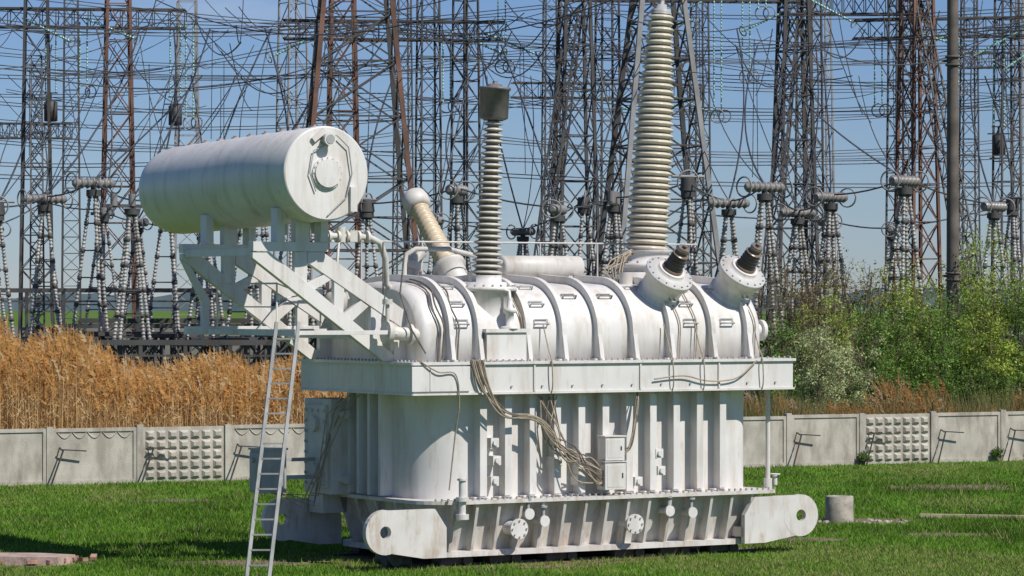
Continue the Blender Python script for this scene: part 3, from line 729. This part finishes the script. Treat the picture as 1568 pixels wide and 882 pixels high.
def column_mesh(name, H, w0, w1, ns, mt, leg=.12, br=.045, single=False):
    b = MB(); lattice(b, (0,0,0), (0,0,H), w0, w1, ns, leg, br, single=single)
    return b.mesh(name, [mt])
cA = column_mesh('gantry_tower', 25, 1.7, .9, 15, STEEL, .13); cB = column_mesh('gantry_tower', 25, 1.8, .9, 14, RUST, .14, .05); cC = column_mesh('gantry_tower', 24, 1.2, .8, 24, STEEL, .09, .04, True)
cD = column_mesh('gantry_tower', 24, 1.8, 1.1, 17, GALV, .10, .045, True)
cE = column_mesh('gantry_tower', 26, 2.3, .8, 12, STEEL, .15, .06)
for me, x, y, rz in ((cA, -23.3, 160, .1), (cB, -19.3, 160, .2), (cB, -8.2, 158, .15), (cC, -4.1, 160, .3), (cC, -2.3, 162, .7), (cE, 3.0, 156, .25), (cC, 4.7, 161, .35),
                     (cE, 13.8, 160, .2), (cC, 15.3, 168, .5), (cB, 19.6, 158, .5), (cC, 24.4, 161, .3), (cC, 20.9, 176, .4),
                     (cC, 2.4, 200, .2), (cC, 11.6, 202, .4), (cC, -27.0, 200, .1), (cC, 28.0, 200, .1), (cC, -6.8, 204, .3), (cD, 18.6, 198, .2),
                     (cD, -20.5, 206, .2), (cD, 31.0, 196, .2), (cD, -12.9, 192, .6)):
    inst('gantry_tower', me, (x, y, 0), rz)
# inclined legs bracing some of the gantry towers
b = MB()
for (x0, y0, x1, y1, z1, w) in ((-21.8, 150, -23.3, 160, 17, .7), (.6, 150, 3.0, 156, 19, .8), (22.2, 150, 19.6, 158, 20, .8), (11.4, 152, 13.8, 160, 19, .7)):
    lattice(b, (x0, y0, 0), (x1, y1, z1), w, w*.7, 22, .08, .04, single=True)
b.build('inclined_bracing_legs', [STEEL])

def beamobj(p, q, w=.9, ns=14, mt=STEEL):
    b = MB(); lattice(b, p, q, w, w, ns, .09, .045, single=True); b.build('gantry_beam', [mt])
beamobj((-27, 160, 19.0), (-16.0, 160, 18.9)); beamobj((-11.2, 160, 18.4), (-.3, 160, 18.3)); beamobj((16.7, 160, 18.4), (28, 160, 18.6))
beamobj((0, 200, 18.0), (11.8, 202, 18.0)); beamobj((27, 200, 19.8), (35, 200, 19.9)); beamobj((-33, 200, 15.5), (-27, 200, 15.5))
beamobj((13, 160, 19.6), (20.5, 160, 19.6)); beamobj((2.5, 159, 20.2), (14, 160, 20.2))

def pylon(x, y, hw0, ztaper, hw1, H, mt, rz, mt2):
    b = MB(); 
    lv = [0]; z = 0
    while z < ztaper-.5:
        w = hw0+(hw1-hw0)*z/ztaper; z += max(1.6, w*1.25); lv.append(min(z, ztaper))
    def c(z):
        w = hw0+(hw1-hw0)*min(z/ztaper, 1); return [V((i*w, j*w, z)) for i, j in ((-1,-1),(1,-1),(1,1),(-1,1))]
    for k in range(4): b.beam(c(0)[k], c(ztaper)[k], .2, .2, 0 if k < 2 else 1)
    for i in range(len(lv)-1):
        A, B_ = c(lv[i]), c(lv[i+1])
        for k in range(4):
            k2 = (k+1) % 4; b.beam(A[k], B_[k2], .07, .07, 1); b.beam(A[k2], B_[k], .07, .07, 1); b.beam(B_[k], B_[k2], .07, .07, 1)
            mA = (A[k]+B_[k])/2; mid = (A[k]+B_[k2]+A[k2]+B_[k])/4; b.beam(mA, mid, .05, .05, 1)
    lattice(b, (0,0,ztaper), (0,0,H), hw1*2, hw1*1.2, 6, .16, .07, 1)
    o = b.build('transmission_pylon', [mt, mt2], loc=(x, y, 0)); o.rotation_euler = (0,0,rz)
pylon(-6.8, 142, 3.1, 26, .75, 31, RUST, .12, STEEL)
pylon(6.3, 141, 2.9, 21, .6, 28, GALV, .2, STEEL)

# utility pole
b = MB(); b.lathe((0,0,0), (0,0,1), [(0, .25), (24, .19)], 16); 
for z in (5.9, 6.15, 13.8, 14.1): b.torus((0,0,z), (0,0,1), .25, .04)
b.box((-.45, -.06, 6.0), (.45, .06, 6.1)); b.box((-.4, -.06, 13.9), (.3, .06, 14.0)); b.build('utility_pole', [mat('weathered_pole', (.12, .10, .085), .8, .35, 1.5)], loc=(16.2, 120, 0))

# post-insulator disconnectors
def tripod_mesh(seed, topkind):
    r = random.Random(seed); b = MB(); z0 = 3.7; z1 = 8.9; R = .85; n = 4 if seed % 2 else 3
    lattice(b, (0,0,0), (0,0,z0-.15), 1.5, 1.3, 3, .11, .06, 1); b.box((-1.0, -1.0, z0-.15), (1.0, 1.0, z0), 1)
    for k in range(n):
        a = 2*math.pi*k/n+.5; p = V((R*math.cos(a), R*math.sin(a), z0)); q = V((.16*math.cos(a), .16*math.sin(a), z1)); d = (q-p); L_ = d.length; nseg = 5
        for i in range(nseg):
            s0 = p+d*(i/nseg)
            b.lathe(s0, d, [(0, .10, 1), (.08, .10)]+[(.08+t, rr_) for t, rr_ in sheds(L_/nseg-.16, .095, .09, 6, .035)]+[(L_/nseg-.08, .10, 1), (L_/nseg-.005, .10)], 8, 0)
    for i in range(1, 5):
        f = i/5; rr_ = R+(.16-R)*f; z = z0+(z1-z0)*f
        P_ = [V((rr_*math.cos(2*math.pi*k/n+.5), rr_*math.sin(2*math.pi*k/n+.5), z)) for k in range(n)]
        for k in range(n): b.beam(P_[k], P_[(k+1) % n], .05, .05, 1)
    b.cyl((0,0,z1), (0,0,z1+.25), .3, n=12, m=1)
    if topkind == 0:
        b.lathe((-.9, 0, z1+.5), (1,0,0), [(0, .1)]+[(.05+t, rr_) for t, rr_ in sheds(1.7, .22, .22, 7, .07)]+[(1.8, .1)], 12, 2); b.cyl((0,0,z1+.2), (0,0,z1+.5), .12, m=1)
        for sx in (-.95, .95): b.torus((sx, 0, z1+.5), (1,.3,0), .38, .035, 3)
    elif topkind == 1:
        b.cyl((0,0,z1+.25), (0,0,z1+.75), .34, .28, n=14, m=1); b.torus((0,0,z1+.6), (0,1,.2), .45, .035, 3); b.cyl((-.7,0,z1+.8), (.7,0,z1+.8), .06, m=3)
    else:
        b.beam((-1.3, 0, z1+.35), (1.3, 0, z1+.35), .14, .14, 1)
        for sx in (-.8, 0, .8): b.cyl((sx,0,z1+.35), (sx,0,z1+.85), .14, n=10, m=2)
        b.torus((1.0, 0, z1+.5), (0,1,0), .34, .035, 3)
    return b.mesh('post_insulator_disconnector', [INSUL, STEEL, INSD, GALV])
TM = [tripod_mesh(1, 0), tripod_mesh(2, 1), tripod_mesh(3, 2), tripod_mesh(4, 0)]
xs = [-20.2, -18.3, -16.4, -14.9, -13.5, -12.0, -10.4, -8.6, -5.7, -2.15, 1.8, 4.0, 6.9, 8.5, 9.9, 11.2, 12.5, 15.4, 18.9]
tops = []
for i, x in enumerate(xs):
    y = 128+(i*5 % 7)*1.2; sc = .93+.12*((i*7) % 5)/4
    kind = 0 if x > 8 and x < 13 else (i*3+1) % 4
    inst('post_insulator_disconnector', TM[kind], (x*y/128, y, 0), .3+(i*1.3 % 1.2), (1, 1, sc)); tops.append(V((x*y/128, y, 9.5*sc)))
for i, x in enumerate((-24, -21.5, -18.8, -17.2, -14.2, -11.5, -9.0, -3.5, .5, 3.3, 6.2, 14.5, 17.5, 23)):
    y = 152+(i*3 % 5)*1.5; sc = .90+.14*((i*3) % 4)/3; inst('post_insulator_disconnector', TM[(i*5) % 4], (x*y/150, y, 0), 1+(i*.9 % 1.5), (1,1,sc)); tops.append(V((x*y/150, y, 9.5*sc)))
# low bus supports
b = MB()
for (x0, x1, y, z) in ((-17.5, -9, 124, 3.55), (-18, -6, 136, 4.3), (-6, 12, 134, 3.9), (-20, -6, 146, 4.0), (-24, -10, 150, 5.6)):
    b.beam((x0, y, z), (x1, y, z), .16, .2); b.beam((x0, y, z-.5), (x1, y, z-.5), .08)
    k_ = x0
    while k_ < x1: b.beam((k_, y, 0), (k_, y, z), .14); b.beam((k_, y, z-.5), (k_+.6, y, z), .06); k_ += 1.7
b.build('busbar_support_frame', [STEEL])

# line traps hanging
def trap(x, y, z, zt):
    b = MB(); b.lathe((0,0,-.5), (0,0,1), [(0, .25), (.03, .33), (.95, .33), (1.0, .25)], 18, 0)
    b.beam((-.55, 0, .55), (.55, 0, .55), .06, .06, 0); b.beam((-.45, 0, -.65), (.45, 0, -.65), .06, .06, 0); b.cyl((0,0,.4), (0,0,.9), .06, n=8)
    for sx in (-.25, .25): b.lathe((sx, 0, .9), (0,0,1), sheds(zt-z-.9, .055, .055, 24, .03), 6, 1)
    b.beam((-.35, 0, .9), (.35, 0, .9), .06, .06, 0)
    b.build('line_trap', [DARK, GLASS], loc=(x, y, z))
trap(-16.5, 160, 14.2, 18.6); trap(-22.6, 160, 14.4, 18.6); trap(24.0, 161, 12.8, 18.2)

# hanging insulator strings
b = MB()
for x, y, z0, z1 in ((-.5, 158, 16.6, 20), (9.95, 158, 14.2, 20), (11.4, 159, 16.2, 20.2), (12.1, 158, 19.2, 21), (17.95, 160, 14.6, 18.3), (21.7, 160, 15.6, 18.4), (-15.8, 160, 14, 18.8), (-3.2, 160, 14.8, 18.2), (-21, 160, 15.5, 18.8)):
    for sx in (-.18, .18): b.lathe((x+sx, y, z0), (0,0,1), sheds(z1-z0, .055, .055, int((z1-z0)*6), .03), 6, 0)
    b.torus((x, y, z0-.15), (.2,1,0), .32, .035, 1); b.torus((x+.35, y, z0-.15), (.4,1,0), .3, .03, 1)
for (x, y, z, dx, dy, dz) in ((14, 160, 20.2, 2.6, -8, -1.6), (14, 160, 19.6, -2.8, -8, -1.4), (19, 160, 18.6, 3, -6, -1.2), (22, 160, 18.4, -3, -7, -1.3), (25, 160, 18.4, -2.6, -8, -1.4), (-21, 160, 19, 2.8, -7, -1.2), (-24, 160, 19, 2.6, -6, -1.3),
                      (-9, 160, 18.4, -2.8, -8, -1.5), (-3, 160, 18.3, 2.6, -8, -1.2), (-1.5, 160, 18.3, 2.9, -7, -1.3), (6, 160, 20.1, 3, -7, -1.5), (10, 160, 20.1, -3, -7, -1.5), (4, 200, 18, 3.4, -8, -1.4), (9, 200, 18, 3.4, -8, -1.6), (27, 161, 18.4, -3, -8, -2)):
    d = V((dx, dy*.2, dz)); b.lathe((x, y, z), d, sheds(d.length, .08, .08, 20, .045), 6, 0); b.torus(V((x,y,z))+d, d, .25, .03, 1)
b.build('glass_insulator_strings', [GLASS, GALV])

# conductors
b = MB(); r = random.Random(21)
def cat(p, q, sag, rad=.025, n=14):
    p = V(p); q = V(q); b.tube([p.lerp(q, i/n)-V((0,0,4*sag*(i/n)*(1-i/n))) for i in range(n+1)], rad, 3)
for (z0, z1, y0, y1, sg) in ((19.3, 18.0, 150, 170, 1.2), (18.6, 19.2, 158, 150, .8), (17.4, 16.4, 165, 160, .9), (16.9, 17.6, 150, 180, 1.3), (15.8, 15.2, 170, 165, .8), (15.2, 16.0, 180, 160, 1.1), (19.9, 16.2, 145, 180, .6), (14.4, 14.0, 175, 190, .9),
                         (17.9, 17.3, 200, 200, 1.4), (13.6, 14.6, 160, 190, 1.1), (11.9, 12.5, 150, 160, .7), (10.9, 10.7, 140, 150, .5), (20.4, 17.0, 165, 150, .8), (16.2, 19.6, 150, 160, 1.5), (18.9, 19.9, 180, 190, 1.0), (17.0, 18.4, 190, 150, .7)):
    xm = r.uniform(-9, 6)
    for k in range(2): cat((-31, y0, z0+.16*k), (xm, (y0+y1)/2, (z0+z1)/2+.16*k), sg); cat((xm, (y0+y1)/2, (z0+z1)/2+.16*k), (31, y1, z1+.16*k), sg)
for i in range(40):
    x = r.uniform(-26, 26); cat((x, 160, r.choice((18.4, 19, 20))), (x+r.uniform(-14, 14), r.uniform(110, 150), r.uniform(13, 19.5)), r.uniform(.4, 1.6), r.choice((.022, .028, .035)))
for i in range(26):
    x = r.uniform(-28, 28); cat((x, 160, r.uniform(16, 20)), (x+r.uniform(-9, 9), 203, r.uniform(14, 20)), r.uniform(.5, 2), r.choice((.022, .03)))
for i, t in enumerate(tops):
    for k in range(2 if i % 3 else 3):
        x = t.x+r.uniform(-3.5, 3.5); sg = r.uniform(-1.2, 1.6)
        p = V((x, 158, r.choice((16, 17.5, 18.3)))); q = t; c_ = p.lerp(q, .5)+V((r.uniform(-1.5, 1.5), 0, -abs(sg)))
        pts = []
        for j_ in range(13):
            f = j_/12; pts.append(p*(1-f)**2+c_*2*f*(1-f)+q*f*f)
        b.tube(pts, .045 if k == 0 else .026, 3)
for i in range(12):   # slack loops under the gantry beams
    x = r.uniform(-25, 24); z = r.uniform(17, 18.8); cat((x, 157, z), (x+r.uniform(2.5, 5), 157, z+r.uniform(-.3,.3)), r.uniform(1.2, 3), .035)
for i in range(len(tops)-1):
    if abs(tops[i].y-tops[i+1].y) < 10: cat(tops[i], tops[i+1], .15, .04, 6)
for i in range(22):
    x = r.uniform(-27, 27); z = r.uniform(15, 19.5); b.tube([(x, 161, z), (x+r.uniform(-.1,.1), 161, z-r.uniform(3, 7))], .022, 3)
b.build('overhead_conductors', [WIRE])

# ============================================================ SKY, SUN, CAMERA
w = bpy.data.worlds.new('World'); scene.world = w; w.use_nodes = True; N = w.node_tree.nodes; L = w.node_tree.links
sd = V((.78, -.62, 0)).normalized(); el = math.radians(48)
sky = N.new('ShaderNodeTexSky'); sky.sky_type = 'NISHITA'; sky.sun_disc = False; sky.sun_elevation = el
sky.sun_rotation = math.atan2(sd.x, sd.y); sky.air_density = 1.0; sky.dust_density = .05; sky.ozone_density = 3.5; sky.altitude = 200
hs = N.new('ShaderNodeMixRGB'); hs.blend_type = 'MULTIPLY'; hs.inputs[0].default_value = 1; hs.inputs[2].default_value = (.58, .70, 1.0, 1)
L.new(sky.outputs[0], hs.inputs[1])
tc = N.new('ShaderNodeTexCoord'); mp = N.new('ShaderNodeMapping'); mp.inputs['Scale'].default_value = (3, 3, 22); L.new(tc.outputs['Generated'], mp.inputs['Vector'])
cn = N.new('ShaderNodeTexNoise'); cn.inputs['Scale'].default_value = 3.2; cn.inputs['Detail'].default_value = 7; L.new(mp.outputs[0], cn.inputs['Vector'])
cr = N.new('ShaderNodeValToRGB'); cr.color_ramp.elements[0].position = .56; cr.color_ramp.elements[1].position = .8; cr.color_ramp.elements[1].color = (.3,.3,.3,1); L.new(cn.outputs['Fac'], cr.inputs['Fac'])
cm = N.new('ShaderNodeMixRGB'); cm.inputs[2].default_value = (7.5, 8.2, 9.2, 1); L.new(cr.outputs['Color'], cm.inputs[0]); L.new(hs.outputs[0], cm.inputs[1])
bg = N['Background']; L.new(cm.outputs[0], bg.inputs['Color']); bg.inputs['Strength'].default_value = .084
sl = bpy.data.lights.new('sun', 'SUN'); sl.energy = 5.0; sl.angle = math.radians(.5); sl.color = (1, .95, .88)
so = bpy.data.objects.new('sun', sl); scene.collection.objects.link(so)
dv = V((sd.x*math.cos(el), sd.y*math.cos(el), math.sin(el))); so.rotation_euler = dv.to_track_quat('Z', 'Y').to_euler()
cam = bpy.data.cameras.new('camera'); co = bpy.data.objects.new('camera', cam); scene.collection.objects.link(co)
co.location = (0, 0, 5.2); co.rotation_euler = (math.radians(90), 0, 0); cam.sensor_width = 36; cam.lens = 36*5000/1568
cam.shift_y = 17/1568; cam.clip_start = 1; cam.clip_end = 9000
scene.camera = co
scene.view_settings.view_transform = 'Standard'; scene.view_settings.look = 'None'; scene.view_settings.exposure = 0
